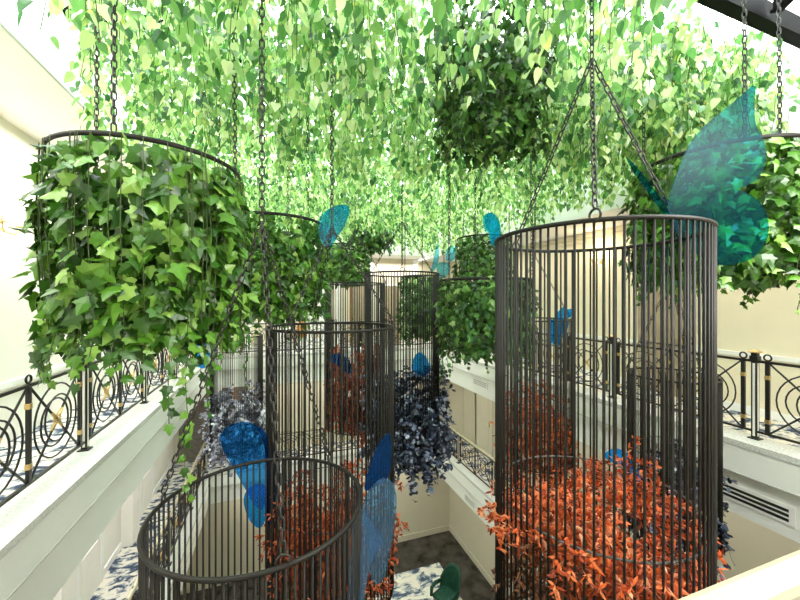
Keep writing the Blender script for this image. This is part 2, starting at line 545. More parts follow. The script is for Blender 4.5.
# doors and pilasters that show between the bars
def door(name, a, b, frame_mat, leaf_mat_, axis, handle=True):
    """door leaf with frame; a/b are (along0, along1), (z0, z1); axis 'L','R','F' wall"""
    (u0, u1), (z0, z1) = a, b

    def bx(mb, p0, p1, q0, q1, d0, d1):
        if axis == 'R':
            mb.box((WR - d1, p0, q0), (WR - d0, p1, q1))
        elif axis == 'L':
            mb.box((WL + d0, p0, q0), (WL + d1, p1, q1))
        else:
            mb.box((p0, WF - d1, q0), (p1, WF - d0, q1))
    mb = MB()
    bx(mb, u0, u1, z0, z1, 0, 0.03)
    d = mb.build(name, leaf_mat_)
    d['kind'] = 'structure'
    fr = MB()
    bx(fr, u0 - 0.09, u0, z0, z1 + 0.09, 0, 0.05)
    bx(fr, u1, u1 + 0.09, z0, z1 + 0.09, 0, 0.05)
    bx(fr, u0, u1, z1, z1 + 0.09, 0, 0.05)
    fr.build('door_frame', frame_mat, d)
    pn = MB()
    h = z1 - z0
    for q0, q1 in ((z0 + 0.1 * h, z0 + 0.42 * h), (z0 + 0.48 * h, z0 + 0.93 * h)):
        bx(pn, u0 + 0.12, u1 - 0.12, q0, q1, 0.03, 0.042)
    pn.build('door_panel', leaf_mat_, d)
    if handle:
        hn = MB()
        bx(hn, u0 + 0.05, u0 + 0.08, z0 + 0.98, z0 + 1.14, 0.03, 0.07)
        hn.build('door_handle', M['gold'], d)
    return d


door('door_1', (4.22, 5.02), (Z3, 0.42), M['taupe'], M['taupe'], 'R')
door('door_2', (2.75, 3.25), (Z3, 0.55), M['brown'], M['taupe'], 'F')
door('door_3', (0.9, 1.7), (Z3, 0.55), M['white'], M['white'], 'F')
door('door_4', (-0.1, 0.6), (Z3, 0.55), M['taupe'], M['white'], 'F')
door('door_5', (3.9, 4.7), (Z3, 0.55), M['white'], M['taupe'], 'F')
door('door_6', (7.3, 8.1), (Z2, Z2 + 2.1), M['white'], M['palecream'], 'L')
door('door_7', (10.2, 11.0), (Z2, Z2 + 2.1), M['white'], M['palecream'], 'L')
door('door_8', (10.25, 11.15), (Z2, Z2 + 2.45), M['beige'], M['beige'], 'R')
door('door_9', (11.22, 12.1), (Z2, Z2 + 2.45), M['beige'], M['beige'], 'R', False)
for k, x in enumerate((-1.0, 2.1, 3.4, 5.2)):
    struct('trim_%d_pilaster' % (k + 1), MB().box((x, WF - 0.07, Z3), (x + 0.22, WF, 1.6)).box((x - 0.03, WF - 0.09, Z3), (x + 0.25, WF, Z3 + 0.2)), M['white'], 0.01)
for k, y in enumerate((6.4, 9.1)):
    struct('trim_%d_left_pilaster' % (k + 5), MB().box((WL, y, Z2), (WL + 0.22, y + 0.42, zb3)), M['palecream'], 0.01)
struct('wall_slate_panel', MB().box((-2.95, WF - 0.05, Z2), (-0.9, WF, zb3)), M['brick'])
struct('trim_8_column', MB().box((-1.95, WF - 0.35, Z2), (-1.68, WF - 0.06, zb3)), M['white'], 0.01)
struct('trim_9_door_post', MB().box((-1.35, WF - 0.09, Z2), (-1.25, WF - 0.05, zb3)), M['brown'])

# skylight: panes over dark steel beams
sk = MB()
for k in range(5):
    for j in range(5):
        x0, x1 = XL - 0.3 + k * 1.5 + 0.02, XL - 0.3 + (k + 1) * 1.5 - 0.02
        y0, y1 = 0.7 + j * 2.3 + 0.02, 0.7 + (j + 1) * 2.3 - 0.02
        sk.box((x0, y0, SK + 0.02), (x1, y1, SK + 0.032))
struct('window_1', sk, M['glass'])


def beam(p, q, wd, ht):
    p, q = Vector(p), Vector(q)
    t = (q - p).normalized()
    s = t.cross(Vector((0, 0, 1))).normalized() * wd / 2
    u = Vector((0, 0, ht))
    mb = MB()
    mb.add([p - s, p + s, p + s + u, p - s + u, q - s, q + s, q + s + u, q - s + u],
           [(0, 1, 2, 3), (7, 6, 5, 4), (0, 4, 5, 1), (1, 5, 6, 2), (2, 6, 7, 3), (3, 7, 4, 0)])
    # lower flange
    f = s * 1.9
    d = Vector((0, 0, 0.025))
    mb.add([p - f - d, p + f - d, p + f, p - f, q - f - d, q + f - d, q + f, q - f],
           [(0, 1, 2, 3), (7, 6, 5, 4), (0, 4, 5, 1), (1, 5, 6, 2), (2, 6, 7, 3), (3, 7, 4, 0)])
    return mb


for k, (y0, y1, zz) in enumerate(((1.98, 2.10, 2.7), (4.66, 5.40, 3.0), (7.4, 8.1, 3.0), (11.0, 11.5, 3.0))):
    b = beam((XL - 0.27, y0, zz), (XR + 0.05, y1, zz), 0.06, 0.2).build('roof_beam', M['beam'])
    b['kind'] = 'structure'
b = beam((4.0, 1.2, 2.76), (4.5, 2.0, 2.76), 0.05, 0.14).build('roof_brace', M['beam'])
b['kind'] = 'structure'


# ------------------------------------------------------------------ railings
def rail_panel(L, H, ornate=False):
    """panel in local X (0..L), Z (0..H): X braces, rings, gold collars -> (iron, gold)"""
    a, g = MB(), MB()
    c = (L / 2, 0, H / 2)
    r = 0.011
    a.tube([(0, 0, 0.0), (L, 0, H)], r, 5)
    a.tube([(0, 0.004, H), (L, 0.004, 0.0)], r, 5)
    R0 = min(L, H) * 0.43
    a.ring(c, R0, 0.009, ax=1, seg=28, n=5)
    a.ring((c[0] - 0.045, -0.006, c[2] - 0.01), R0 * 0.64, 0.009, ax=1, seg=24, n=5)
    a.ring((c[0] + 0.045, 0.006, c[2] + 0.01), R0 * 0.64, 0.009, ax=1, seg=24, n=5)
    for sx in (-1, 1):
        for sz in (-1, 1):
            d = Vector((L * sx, 0, H * sz)).normalized()
            p = Vector(c) + d * 0.03
            g.tube([p, p + d * 0.03, p + d * 0.10], [0.020, 0.016, 0.013], 6)
    g.tube([(c[0], -0.02, c[2]), (c[0], 0.02, c[2])], 0.032, 8)
    if ornate:
        for sx in (-1, 1):
            for sz in (-1, 1):
                sp = []
                for q in range(16):
                    an = q / 15 * 1.6 * 2 * PI
                    rr = 0.12 * (1 - q / 17)
                    sp.append((c[0] + sx * (L * 0.34 + rr * math.cos(an) * 0.9), 0, c[2] + sz * (H * 0.27) + rr * math.sin(an)))
                a.tube(sp, 0.008, 4)
        a.ring(c, 0.12, 0.009, ax=1, seg=16, n=4)
    return a, g


_panels = {}


def railing(label, p0, p1, z, marks, h=1.0, cream=False, group='iron gallery railings'):
    """marks: positions along p0->p1 of main posts (pitch 2 m, two panels between)"""
    p0, p1 = Vector((*p0, z)), Vector((*p1, z))
    d = (p1 - p0)
    Ln = d.length
    rz = math.atan2(d.y, d.x)
    t = thing('gallery_railing', label, 'railing', p0, rz, group)
    zb, zt = 0.12, h
    tr = MB()
    if cream:
        tr.tube([(0, 0, zt + 0.03), (Ln, 0, zt + 0.03)], 0.045, 10, flat=0.8)
        tr.build('handrail', M['handrail'], t)
        MB().box((0, -0.012, zt - 0.03), (Ln, 0.012, zt - 0.008)).build('top_rail', M['iron'], t)
    else:
        MB().box((0, -0.018, zt - 0.03), (Ln, 0.018, zt)).build('top_rail', M['iron'], t)
    MB().box((0, -0.015, zb - 0.025), (Ln, 0.015, zb)).build('bottom_rail', M['iron'], t)
    key = (round(h, 2), cream)
    if key not in _panels:
        post = MB()
        post.box((-0.028, -0.028, 0.012), (0.028, 0.028, h - 0.02))
        post.box((-0.055, -0.055, 0.0), (0.055, 0.055, 0.025))
        ps = MB()
        ps.box((-0.030, -0.012, 0.05), (0.030, 0.012, h - 0.04)).box((-0.012, -0.030, 0.05), (0.012, 0.030, h - 0.04))
        cp = MB()
        cp.box((-0.04, -0.04, h - 0.02), (0.04, 0.04, h + 0.05)).box((-0.03, -0.03, h + 0.05), (0.03, 0.03, h + 0.09))
        gc = MB()
        gc.box((-0.048, -0.048, h + 0.09), (0.048, 0.048, h + 0.105))
        gc.add([(-0.048, -0.048, h + 0.105), (0.048, -0.048, h + 0.105), (0.048, 0.048, h + 0.105), (-0.048, 0.048, h + 0.105), (0, 0, h + 0.135)],
               [(0, 1, 4), (1, 2, 4), (2, 3, 4), (3, 0, 4)])
        br = MB().box((-0.02, -0.014, zb), (0.02, 0.014, h))
        br.ring((0, 0, h + 0.042), 0.036, 0.010, ax=1, seg=18, n=5)
        bg_ = MB()
        bg_.box((-0.024, -0.019, -0.025), (0.024, 0.019, 0.025))
        pa, pg = rail_panel(0.84, h - 0.03 - zb, cream)
        _panels[key] = [post.mesh('post', M['iron']), ps.mesh('post_edge', M['steel']), cp.mesh('post_cap', M['iron']), gc.mesh('post_finial', M['gold']),
                        br.mesh('baluster', M['iron']), bg_.mesh('baluster_collar', M['gold']), pa.mesh('scroll_panel', M['iron']), pg.mesh('scroll_collar', M['gold'])]
    me = _panels[key]

    def put(name, mesh, x, par, zz=0, loc=True):
        o = bpy.data.objects.new(name, mesh)
        link(o, par)
        if loc:
            o.location = (x, 0, zz)
        return o
    for m_ in marks:
        if 0 <= m_ <= Ln:
            o = put('post', me[0], m_, t)
            put('post_edge', me[1], 0, o)
            if not cream:
                put('post_cap', me[2], 0, o)
                put('post_finial', me[3], 0, o)
        for q in (0.12, 1.0, 1.88):
            if 0 <= m_ + q <= Ln:
                o = put('baluster', me[4], m_ + q, t)
                for zz in (0.26, 0.80):
                    put('baluster_collar', me[5], 0, o, h * zz)
        for q in (0.14, 1.02):
            if 0 <= m_ + q and m_ + q + 0.84 <= Ln:
                o = put('scroll_panel', me[6], m_ + q, t, zb)
                put('scroll_collar', me[7], 0, o)
    return t


RX = 0.32
railing('black iron railing with circles and gold knuckles along the left upper gallery', (XL - 0.28, 1.1), (XL - 0.28, YF + 0.28), Z3, [0.0 - 0.0 + 2.0 * k for k in range(6)])
railing('black iron railing with circles and gold post caps along the right upper gallery', (XR + 0.28, 1.0), (XR + 0.28, YF + 0.28), Z3, [1.72 + 2.0 * k - 2.0 for k in range(7)])
railing('black iron railing across the far end of the upper gallery', (XL - 0.28, YF + 0.28), (XR + 0.28, YF + 0.28), Z3, [0.05 + 1.94 * k for k in range(5)])
railing('cream topped scroll railing along the right gallery one floor down', (XR + 0.2, 2.0), (XR + 0.2, YF + 0.2), Z2, [0.2 + 2.0 * k for k in range(6)], 0.92, True)
railing('cream topped scroll railing across the far gallery one floor down', (XL - 0.2, YF + 0.2), (XR + 0.2, YF + 0.2), Z2, [0.02 + 1.87 * k for k in range(5)], 0.92, True)
railing('cream topped scroll railing along the left gallery one floor down', (XL - 0.2, 2.0), (XL - 0.2, YF + 0.2), Z2, [0.2 + 2.0 * k for k in range(6)], 0.92, True)

# the photographer's own handrail
t = thing('handrail_barrier', 'wide cream handrail in the near bottom right corner', 'railing', (0.5, 0.62, Z3))
hb = MB()
prof = [(-0.042, 0.893), (-0.047, 0.912), (-0.040, 0.935), (-0.02, 0.945), (0.02, 0.945), (0.040, 0.935), (0.047, 0.912), (0.042, 0.893), (0.03, 0.885), (-0.03, 0.885)]
n = len(prof)
hb.add([(-0.3, y, z) for y, z in prof] + [(3.6, y, z) for y, z in prof],
       [(k, (k + 1) % n, n + (k + 1) % n, n + k) for k in range(n)] + [tuple(range(n))[::-1], tuple(range(n, 2 * n))], False)
hb.build('handrail', M['handrail'], t)
MB().box((-0.3, -0.02, 0.86), (3.6, 0.02, 0.885)).build('top_rail', M['iron'], t)
MB().box((-0.3, -0.015, 0.10), (3.6, 0.015, 0.13)).build('bottom_rail', M['iron'], t)
for k in range(3):
    MB().box((0.2 + 1.5 * k - 0.02, -0.02, 0.0), (0.2 + 1.5 * k + 0.02, 0.02, 0.87)).build('post', M['iron'], t)


# ------------------------------------------------------------------ vents
def vent(label, c, axis, L, H, slots, gap=0.0, m=None):
    t = thing('air_vent', label, 'vent', c, 0, 'fascia air vents')
    fr, sl = MB(), MB()

    def bx(mb, u0, u1, z0, z1, d0, d1):
        if axis == 'R':
            mb.box((-d1, u0, z0), (-d0, u1, z1))
        else:
            mb.box((u0, -d1, z0), (u1, -d0, z1))
    bx(fr, -L / 2, L / 2, -H / 2, H / 2, 0, 0.012)
    fr.build('vent_frame', M['white'], t)
    sh = H * 0.74 / slots
    for k in range(slots):
        z0 = -H * 0.36 + k * sh
        bx(sl, -L / 2 + 0.05, L / 2 - 0.05, z0 + sh * 0.12, z0 + sh * 0.72, 0.012, 0.016)
    sl.build('vent_slots', m or M['slot'], t)


vent('long white linear vent with three black slots on the right upper fascia', (XR + 0.09, 2.85, -2.44), 'R', 1.15, 0.22, 3)
vent('small slotted vent on the right upper fascia far away near the hanging ivy', (XR + 0.09, 8.75, -2.36), 'R', 0.75, 0.2, 3, m=M['greygrille'])
vent('small slotted vent on the right fascia one floor down', (XR + 0.09, 9.3, -6.0), 'R', 0.65, 0.2, 3, m=M['greygrille'])
vent('small grey vent on the white bulkhead at the far end under the vines', (3.45, YF + 0.05, 1.80), 'F', 0.75, 0.16, 3, m=M['greygrille'])


# ------------------------------------------------------------------ sconces
def sconce(label, x, y, z, s):
    t = thing('wall_sconce', label, 'lamp', (x, y, z), 0, 'gold wall sconces')
    MB().tube([(0, 0, 0), (s * 0.02, 0, 0), (s * 0.03, 0, 0)], [0.06, 0.06, 0.03], 12).build('back_plate', M['gold'], t)
    pd = bpy.data.lights.new('sconce_bulb', 'POINT')
    pd.energy, pd.color, pd.shadow_soft_size = 7, (1, 0.78, 0.5), 0.05
    for sy in (-1, 1):
        pts = [(s * 0.03, 0, 0), (s * 0.10, sy * 0.03, -0.06), (s * 0.14, sy * 0.09, -0.07), (s * 0.15, sy * 0.14, -0.02), (s * 0.15, sy * 0.15, 0.03)]
        a = MB().tube(pts, 0.009, 6)
        sp = [(s * 0.04 + s * 0.03 * math.cos(q), sy * 0.06 + sy * 0.03 * math.sin(q) * (1 - q / 9), 0.04 + 0.02 * q / 3) for q in np.linspace(0, 5.5, 12)]
        a.tube(sp, 0.006, 5)
        a = a.build('arm', M['gold'], t)
        MB().tube([(s * 0.15, sy * 0.15, 0.03), (s * 0.15, sy * 0.15, 0.045)], [0.04, 0.045], 10).build('drip_cup', M['gold'], a)
        MB().tube([(s * 0.15, sy * 0.15, 0.045), (s * 0.15, sy * 0.15, 0.13)], 0.014, 8).build('candle', M['handrail'], a)
        MB().tube([(s * 0.15, sy * 0.15, 0.13), (s * 0.15, sy * 0.15, 0.155), (s * 0.15, sy * 0.15, 0.19)], [0.008, 0.017, 0.003], 8).build('bulb', M['shade'], a)
    lo = bpy.data.objects.new('sconce_light', pd)
    link(lo)
    lo.location = (x + s * 0.26, y, z + 0.2)


sconce('gold two-armed wall sconce on the cream wall at the left edge', WL, 5.5, 0.86, 1)
sconce('gold two-armed wall sconce on the right wall seen through the tall front cage', WR, 5.95, 0.86, -1)


# ------------------------------------------------------------------ chains
def chain_mb(mb, p, q, pitch=0.044, wire=0.0048, seg=8, n=4):
    p, q = Vector(p), Vector(q)
    d = q - p
    k = max(1, round(d.length / pitch))
    t = d.normalized()
    a = Vector((1, 0, 0)) if abs(t.x) < 0.8 else Vector((0, 1, 0))
    u = t.cross(a).normalized()
    v = t.cross(u)
    st = d.length / k
    hl, hw = st / 2 + wire * 1.0, 0.0125
    for i in range(k):
        c = p + t * (st * (i + 0.5))
        s = u if i % 2 else v
        pts = []
        for j in range(seg):
            an = 2 * PI * (j + 0.5) / seg
            cx, cy = math.cos(an), math.sin(an)
            ex = math.copysign(abs(cx) ** 0.6, cx)
            ey = math.copysign(abs(cy) ** 0.6, cy)
            pts.append(c + t * ex * hl + s * ey * hw)
        mb.tube(pts, wire, n, closed=True)
    return mb


# ------------------------------------------------------------------ cages
def ring_dir(tdeg):
    """a direction in plan measured from the viewing axis"""
    a = math.radians(tdeg)
    v = Fv * math.cos(a) + Rv * math.sin(a)
    return Vector((float(v[0]), float(v[1]), 0))


def cage(label, d, l, z, r, H, apex, ats, hoops=(), bars=86, rr=0.0115, br=0.0061, group='hanging bird cages'):
    x, y = cw(d, l)
    t = thing('bird_cage', label, 'cage', (x, y, z - H), 0, group)
    MB().ring((0, 0, H), r, rr, seg=72, n=8).build('top_ring', M['cage'], t)
    MB().ring((0, 0, 0), r, rr * 0.8, seg=72, n=8).build('bottom_ring', M['cage'], t)
    for h in hoops:
        MB().ring((0, 0, H - h), r - br - 0.005, 0.0065, seg=64, n=6).build('hoop', M['hoop'], t)
    me = MB().tube([(r, 0, 0), (r, 0, H)], br, 7).mesh('bar', M['cage'])
    for k in range(bars):
        o = bpy.data.objects.new('bar', me)
        link(o, t)
        o.rotation_euler = (0, 0, 2 * PI * (k + 0.3) / bars)
    top = Vector((0, 0, apex - z + H))
    det = dict(seg=8, n=4) if d < 4 else dict(seg=6, n=3)
    for a in ats:
        e = ring_dir(a) * r + Vector((0, 0, H + rr + 0.045))
        mb = chain_mb(MB(), e, top, **det)
        mb.ring(ring_dir(a) * r + Vector((0, 0, H + 0.022)), 0.03, 0.006, ax=0 if abs(ring_dir(a).x) > 0.7 else 1, seg=14, n=5)
        mb.build('chain', M['chain'], t)
    mb = chain_mb(MB(), top, Vector((0, 0, 3.0 - z + H)), **det)
    mb.build('hanging_chain', M['chain'], t)
    return t


G1 = 'hanging bird cages'
cage('nearest dark bronze bird cage at the lower left, its open top below eye level', 1.98, -0.77, -1.13, 0.55, 1.75, 0.43, (150, 270, 30), (1.1,))
cage('tall dark bronze bird cage at front right holding orange leaves', 2.11, 1.14, 0.365, 0.55, 2.55, 1.43, (207, 327, 87), (1.53,))
cage('dark bronze bird cage directly behind the nearest one, its rim level with the gallery rail', 3.18, -0.61, -0.24, 0.55, 2.3, 0.64, (90, 330, 205), (1.5,))
cage('tall slim-looking bird cage over dark blue flowers in the middle of the hall', 5.3, 0.03, 0.385, 0.55, 2.4, 1.16, (180, 60, 300), (1.7, 2.1))
cage('far bird cage holding a column of red-orange leaves, left of the blue-flower cage', 6.6, -0.83, 0.30, 0.55, 2.6, 1.3, (90, 210, 330), (1.5,))
cage('farthest left bird cage holding slate blue flowers', 8.15, -3.74, -0.82, 0.55, 2.5, 0.6, (90, 210, 330), (1.5,))
cage('small bird cage beside the right gallery, seen through the tall front cage', 4.26, 3.26, -0.90, 0.45, 1.9, 0.25, (60, 180, 300), (0.9,))
cage('bird cage with a blue butterfly on its rim, behind the tall front cage', 5.7, 2.17, -0.31, 0.55, 2.2, 0.7, (90, 210, 330), (1.3,))


# ------------------------------------------------------------------ foliage clumps in the cages
def clump(name, label, cat, d, l, zt, zb, r, m, twig, nspray, leaf=0.05, per=16, tpl=LANCE, slen=0.28, spill=0.12, droop=0.5, tilt=0.0, low=None, ring_bias=0.5, group='coloured foliage in the cages'):
    """sprays of paired leaves filling a cylinder from zb to zt, some reaching out through the bars"""
    x, y = cw(d, l)
    t = thing(name, label, cat, (x, y, zb), 0, group)
    hgt = zt - zb
    sets = [([], [], [], []), ([], [], [], [])]
    tw = MB()
    for s in range(nspray):
        a = rng.uniform(0, 2 * PI)
        below = low is not None and s % 2 == 0
        P, Nn, T, Sz = sets[1 if below else 0]
        rad = r * (rng.uniform(0.7, 1.0) if below else 1) * rng.uniform(0, 1) ** ring_bias * 0.92
        frac = rng.uniform(0, 1) ** 0.8
        if below:
            frac *= low[1]
        elif low is not None:
            frac = max(frac, low[1])
        top = hgt * (0.86 + 0.14 * math.sin(a * 2 + 1.0) + tilt * math.cos(a))
        base = np.array([rad * math.cos(a), rad * math.sin(a), frac * top])
        out = np.array([math.cos(a), math.sin(a), 0.0])
        up = rng.uniform(-droop, 1.0 - droop * 0.6)
        if below:
            up = -0.7
        elif frac > 0.85:
            up = abs(up)
        dr = unit(out * rng.uniform(0.3, 1.0) * (rad / r + 0.2) + rng.normal(0, 0.45, 3) + np.array([0, 0, up]))
        ln = slen * rng.uniform(0.6, 1.25)
        grav = rng.uniform(0.3, 1.3) * droop
        ks = np.linspace(0, 1, 6)
        pts = base + dr * ln * ks[:, None] + np.array([0, 0, -1]) * (grav * ln * ks ** 2)[:, None]
        rr_ = np.hypot(pts[:, 0], pts[:, 1])
        lim = r + spill * rng.uniform(0.0, 1.4 if below else 1.0)
        sc = np.minimum(1, lim / np.maximum(rr_, 1e-6))
        pts[:, 0] *= sc
        pts[:, 1] *= sc
        if s % 2 == 0 or below:
            tw.tube([tuple(q) for q in pts[::2]] + [tuple(pts[-1])], 0.0022, 3, cap=False)
        for k in range(per):
            u = rng.uniform(0.15, 1.0)
            f = u * 5
            i = min(4, int(f))
            p = pts[i] + (pts[i + 1] - pts[i]) * (f - i)
            P.append(p)
            tdir = unit(pts[i + 1] - pts[i])
            sd = unit(np.cross(tdir, rng.normal(0, 1, 3)))
            T.append(tdir * rng.uniform(0.3, 0.9) + sd)
            Nn.append(np.array([0, 0, 0.6]) + out * 0.5 + rng.normal(0, 0.6, 3))
            Sz.append(leaf * rng.uniform(0.6, 1.3))
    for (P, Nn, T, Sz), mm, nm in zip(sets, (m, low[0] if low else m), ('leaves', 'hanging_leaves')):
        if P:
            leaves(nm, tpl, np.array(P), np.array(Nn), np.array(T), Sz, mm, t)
    tw.build('twigs', twig, t)
    return t


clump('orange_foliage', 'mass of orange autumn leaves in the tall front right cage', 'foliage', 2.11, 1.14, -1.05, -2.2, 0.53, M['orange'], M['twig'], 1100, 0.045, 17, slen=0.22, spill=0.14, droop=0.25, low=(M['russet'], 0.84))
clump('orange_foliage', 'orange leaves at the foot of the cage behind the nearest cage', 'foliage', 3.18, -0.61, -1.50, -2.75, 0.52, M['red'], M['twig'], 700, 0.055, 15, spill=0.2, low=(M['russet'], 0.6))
clump('red_foliage', 'tall column of red-orange leaves in the far cage', 'foliage', 6.6, -0.83, -0.88, -2.45, 0.46, M['red'], M['twig'], 260, 0.085, 12, tpl=PETAL, spill=0.06)
clump('orange_foliage', 'orange leaves in the cage behind the left bars of the tall front cage', 'foliage', 5.7, 2.17, -1.42, -2.9, 0.52, M['orange'], M['twig'], 460, 0.08, 13, spill=0.12)
clump('dark_blue_flowers', 'trailing mass of dark blue flowers under the middle cage', 'flowers', 5.3, 0.12, -1.05, -2.35, 0.55, M['navy'], M['navytwig'], 700, 0.065, 14, tpl=PETAL, spill=0.32, droop=0.9)
clump('slate_blue_flowers', 'slate blue flowers in the farthest left cage', 'flowers', 8.15, -3.74, -2.0, -3.6, 0.55, M['lilac'], M['navytwig'], 480, 0.08, 13, tpl=PETAL, spill=0.25, droop=0.8)
clump('dark_blue_flowers', 'dark blue flowers in the small cage beside the right gallery', 'flowers', 4.26, 3.26, -1.8, -2.9, 0.43, M['navy'], M['navytwig'], 360, 0.06, 13, tpl=PETAL, spill=0.14, droop=0.8)


# ------------------------------------------------------------------ ivy planters
def ivy(name, label, d, l, z, r, drop, m, nleaf, size, trails=14, trail_len=0.35, extra=(), seed=1, rr=0.016, chains=(0, 120, 240), core=True, over=0.10, group='hanging ivy planters'):
    """ring hung on chains with ivy strands falling round it"""
    x, y = cw(d, l)
    t = thing(name, label, 'plant', (x, y, z - drop), 0, group)
    MB().ring((0, 0, drop), r, rr, seg=64, n=8, flat=0.7).build('ring', M['cage'], t)
    P, Nn, T, Sz = [], [], [], []
    st = MB()
    for k in range(nleaf):
        a = rng.uniform(0, 2 * PI)
        u = rng.uniform(0, 1)
        lay = rng.uniform(0, 1) ** 1.4
        bulge = 0.35 + 0.65 * math.sin(min(1, (u + 0.08) * 2.2) * PI / 2)
        rad = r - 0.10 + (over + 0.13) * bulge * (1 - lay) + 0.028 * math.sin(a * 9 + 0.6 * math.sin(u * 5)) + 0.018 * math.sin(a * 3 + u * 9)
        if u > 0.8:
            rad -= (u - 0.8) * 0.8 * r * 0.5
        low = drop * (0.90 + 0.07 * math.sin(a * 5 + 2) + 0.05 * math.sin(a * 11))
        P.append((rad * math.cos(a), rad * math.sin(a), drop + 0.01 - u * low))
        Nn.append((math.cos(a), math.sin(a), 0.35) + rng.normal(0, 0.55, 3))
        T.append((0, 0, -1) + rng.normal(0, 0.6, 3))
        Sz.append(size * rng.uniform(0.65, 1.25))
    if core:      # leaves of the inner strands, and the tangle that closes the underside
        for k in range(nleaf // 2):
            a = rng.uniform(0, 2 * PI)
            rad = r * math.sqrt(rng.uniform(0, 1)) * 0.85
            zz = drop * rng.uniform(0.04, 0.9)
            P.append((rad * math.cos(a), rad * math.sin(a), zz))
            Nn.append((math.cos(a), math.sin(a), -0.2) + rng.normal(0, 0.5, 3))
            T.append((0, 0, -1) + rng.normal(0, 0.5, 3))
            Sz.append(size * rng.uniform(0.7, 1.2))
    tl = []
    for k in range(trails):
        a = rng.uniform(0, 2 * PI)
        tl.append((math.degrees(a), trail_len * rng.uniform(0.3, 1.0), r + over * 0.4))
    tl += list(extra)
    for a, ln, rad in tl:
        dv = ring_dir(a)
        x0, y0 = dv.x * rad, dv.y * rad
        z0 = drop * 0.12
        nn = max(3, int(ln / (size * 0.62)))
        pts = [(x0 + dv.x * 0.02 * math.sin(j), y0 + 0.02 * math.cos(j * 1.3), z0 - ln * j / nn) for j in range(nn + 1)]
        st.tube([(dv.x * (r + 0.02), dv.y * (r + 0.02), drop), (x0 * 1.06, y0 * 1.06, drop * 0.6)] + pts, 0.003, 3, cap=False)
        for j, p in enumerate(pts):
            for q in range(1):
                P.append(p)
                an = rng.uniform(0, 2 * PI)
                Nn.append((dv.x + 0.5 * math.cos(an), dv.y + 0.5 * math.sin(an), 0.5))
                T.append((0.9 * math.cos(an), 0.9 * math.sin(an), -0.9))
                Sz.append(size * rng.uniform(0.55, 1.0) * (1 - 0.35 * j / (nn + 1)))
    for k in range(9):
        a = rng.uniform(0, 2 * PI)
        ro = r + over * 0.8
        st.tube([(r * math.cos(a), r * math.sin(a), drop + 0.012), (ro * math.cos(a), ro * math.sin(a), drop * 0.8), (ro * math.cos(a + 0.05), ro * math.sin(a + 0.05), drop * 0.2)], 0.002, 3, cap=False)
    leaves('ivy_leaves', IVY, np.array(P), np.array(Nn), np.array(T), Sz, m, t)
    st.build('ivy_stems', M['stem'], t)
    for a in chains:
        det = dict(seg=8, n=4) if d < 3.5 else dict(seg=6, n=3)
        v = ring_dir(a) * r
        chain_mb(MB(), v + Vector((0, 0, drop + rr)), v * 0.97 + Vector((0, 0, drop + 3.0 - z)), **det).build('chain', M['chain'], t)
    return t


ivy('ivy_planter', 'large bright green ivy planter hanging at the left, nearest of the ivy', 2.5, -1.73, 0.92, 0.55, 1.28, M['ivy'], 2100, 0.105, 30, 0.30, ((130, 0.98, 0.60), (139, 0.5, 0.62), (118, 0.5, 0.6), (62, 0.45, 0.6)), chains=(165, 285, 45), over=0.015)
ivy('ivy_planter', 'large ivy planter at the right edge behind the big teal butterfly', 2.94, 2.63, 1.11, 0.55, 1.02, M['ivy'], 2400, 0.088, 30, 0.30, chains=(207, 327, 87), over=0.05)
ivy('ivy_planter', 'ivy planter just right of and behind the large left one', 4.04, -1.45, 0.86, 0.55, 1.10, M['ivy'], 1700, 0.095, 18, 0.3, over=0.03)
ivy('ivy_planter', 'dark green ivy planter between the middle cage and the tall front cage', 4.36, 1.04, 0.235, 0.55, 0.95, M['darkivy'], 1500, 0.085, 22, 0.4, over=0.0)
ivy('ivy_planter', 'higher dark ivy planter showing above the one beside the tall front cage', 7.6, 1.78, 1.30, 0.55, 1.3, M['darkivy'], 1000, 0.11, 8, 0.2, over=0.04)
ivy('ivy_planter', 'dark green ivy planter high among the ceiling vines at the top', 3.35, 0.88, 2.62, 0.46, 1.22, M['darkivy'], 1700, 0.085, 20, 0.25, chains=(), over=0.06)
ivy('ivy_planter', 'small far ivy planter with a teal butterfly above it, left of the middle cage', 9.4, -1.44, 1.42, 0.55, 1.05, M['ivy'], 800, 0.13, 8, 0.2, over=0.06)
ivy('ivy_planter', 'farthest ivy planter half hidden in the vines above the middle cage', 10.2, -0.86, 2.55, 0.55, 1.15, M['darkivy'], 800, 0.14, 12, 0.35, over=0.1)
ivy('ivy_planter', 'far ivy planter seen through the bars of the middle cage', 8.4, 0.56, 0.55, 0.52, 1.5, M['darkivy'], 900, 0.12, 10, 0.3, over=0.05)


# ------------------------------------------------------------------ ceiling vines
def vine_leaves(strands, P, Nn, T, Sz, st, step=0.05, size=0.085):
    for (x, y, z0, ln) in strands:
        nn = max(3, int(ln / step))
        ph = rng.uniform(0, 6.28)
        for j in range(nn + 1):
            u = j / nn
            p = (x + 0.045 * math.sin(ph + u * 5), y + 0.045 * math.cos(ph * 1.7 + u * 4), z0 - ln * u)
            an = rng.uniform(0, 2 * PI)
            o = rng.uniform(0.02, 0.10)
            P.append((p[0] + o * math.cos(an), p[1] + o * math.sin(an), p[2]))
            Nn.append((math.cos(an), math.sin(an), rng.uniform(0.1, 1.0)))
            T.append((math.cos(an) * 0.5, math.sin(an) * 0.5, -1) + rng.normal(0, 0.3, 3))
            Sz.append(size * rng.uniform(0.7, 1.25))
        if st is not None:
            st.tube([(x + 0.045 * math.sin(ph + u * 5), y + 0.045 * math.cos(ph * 1.7 + u * 4), z0 - ln * u) for u in np.linspace(0, 1, 5)], 0.0028, 3, cap=False)


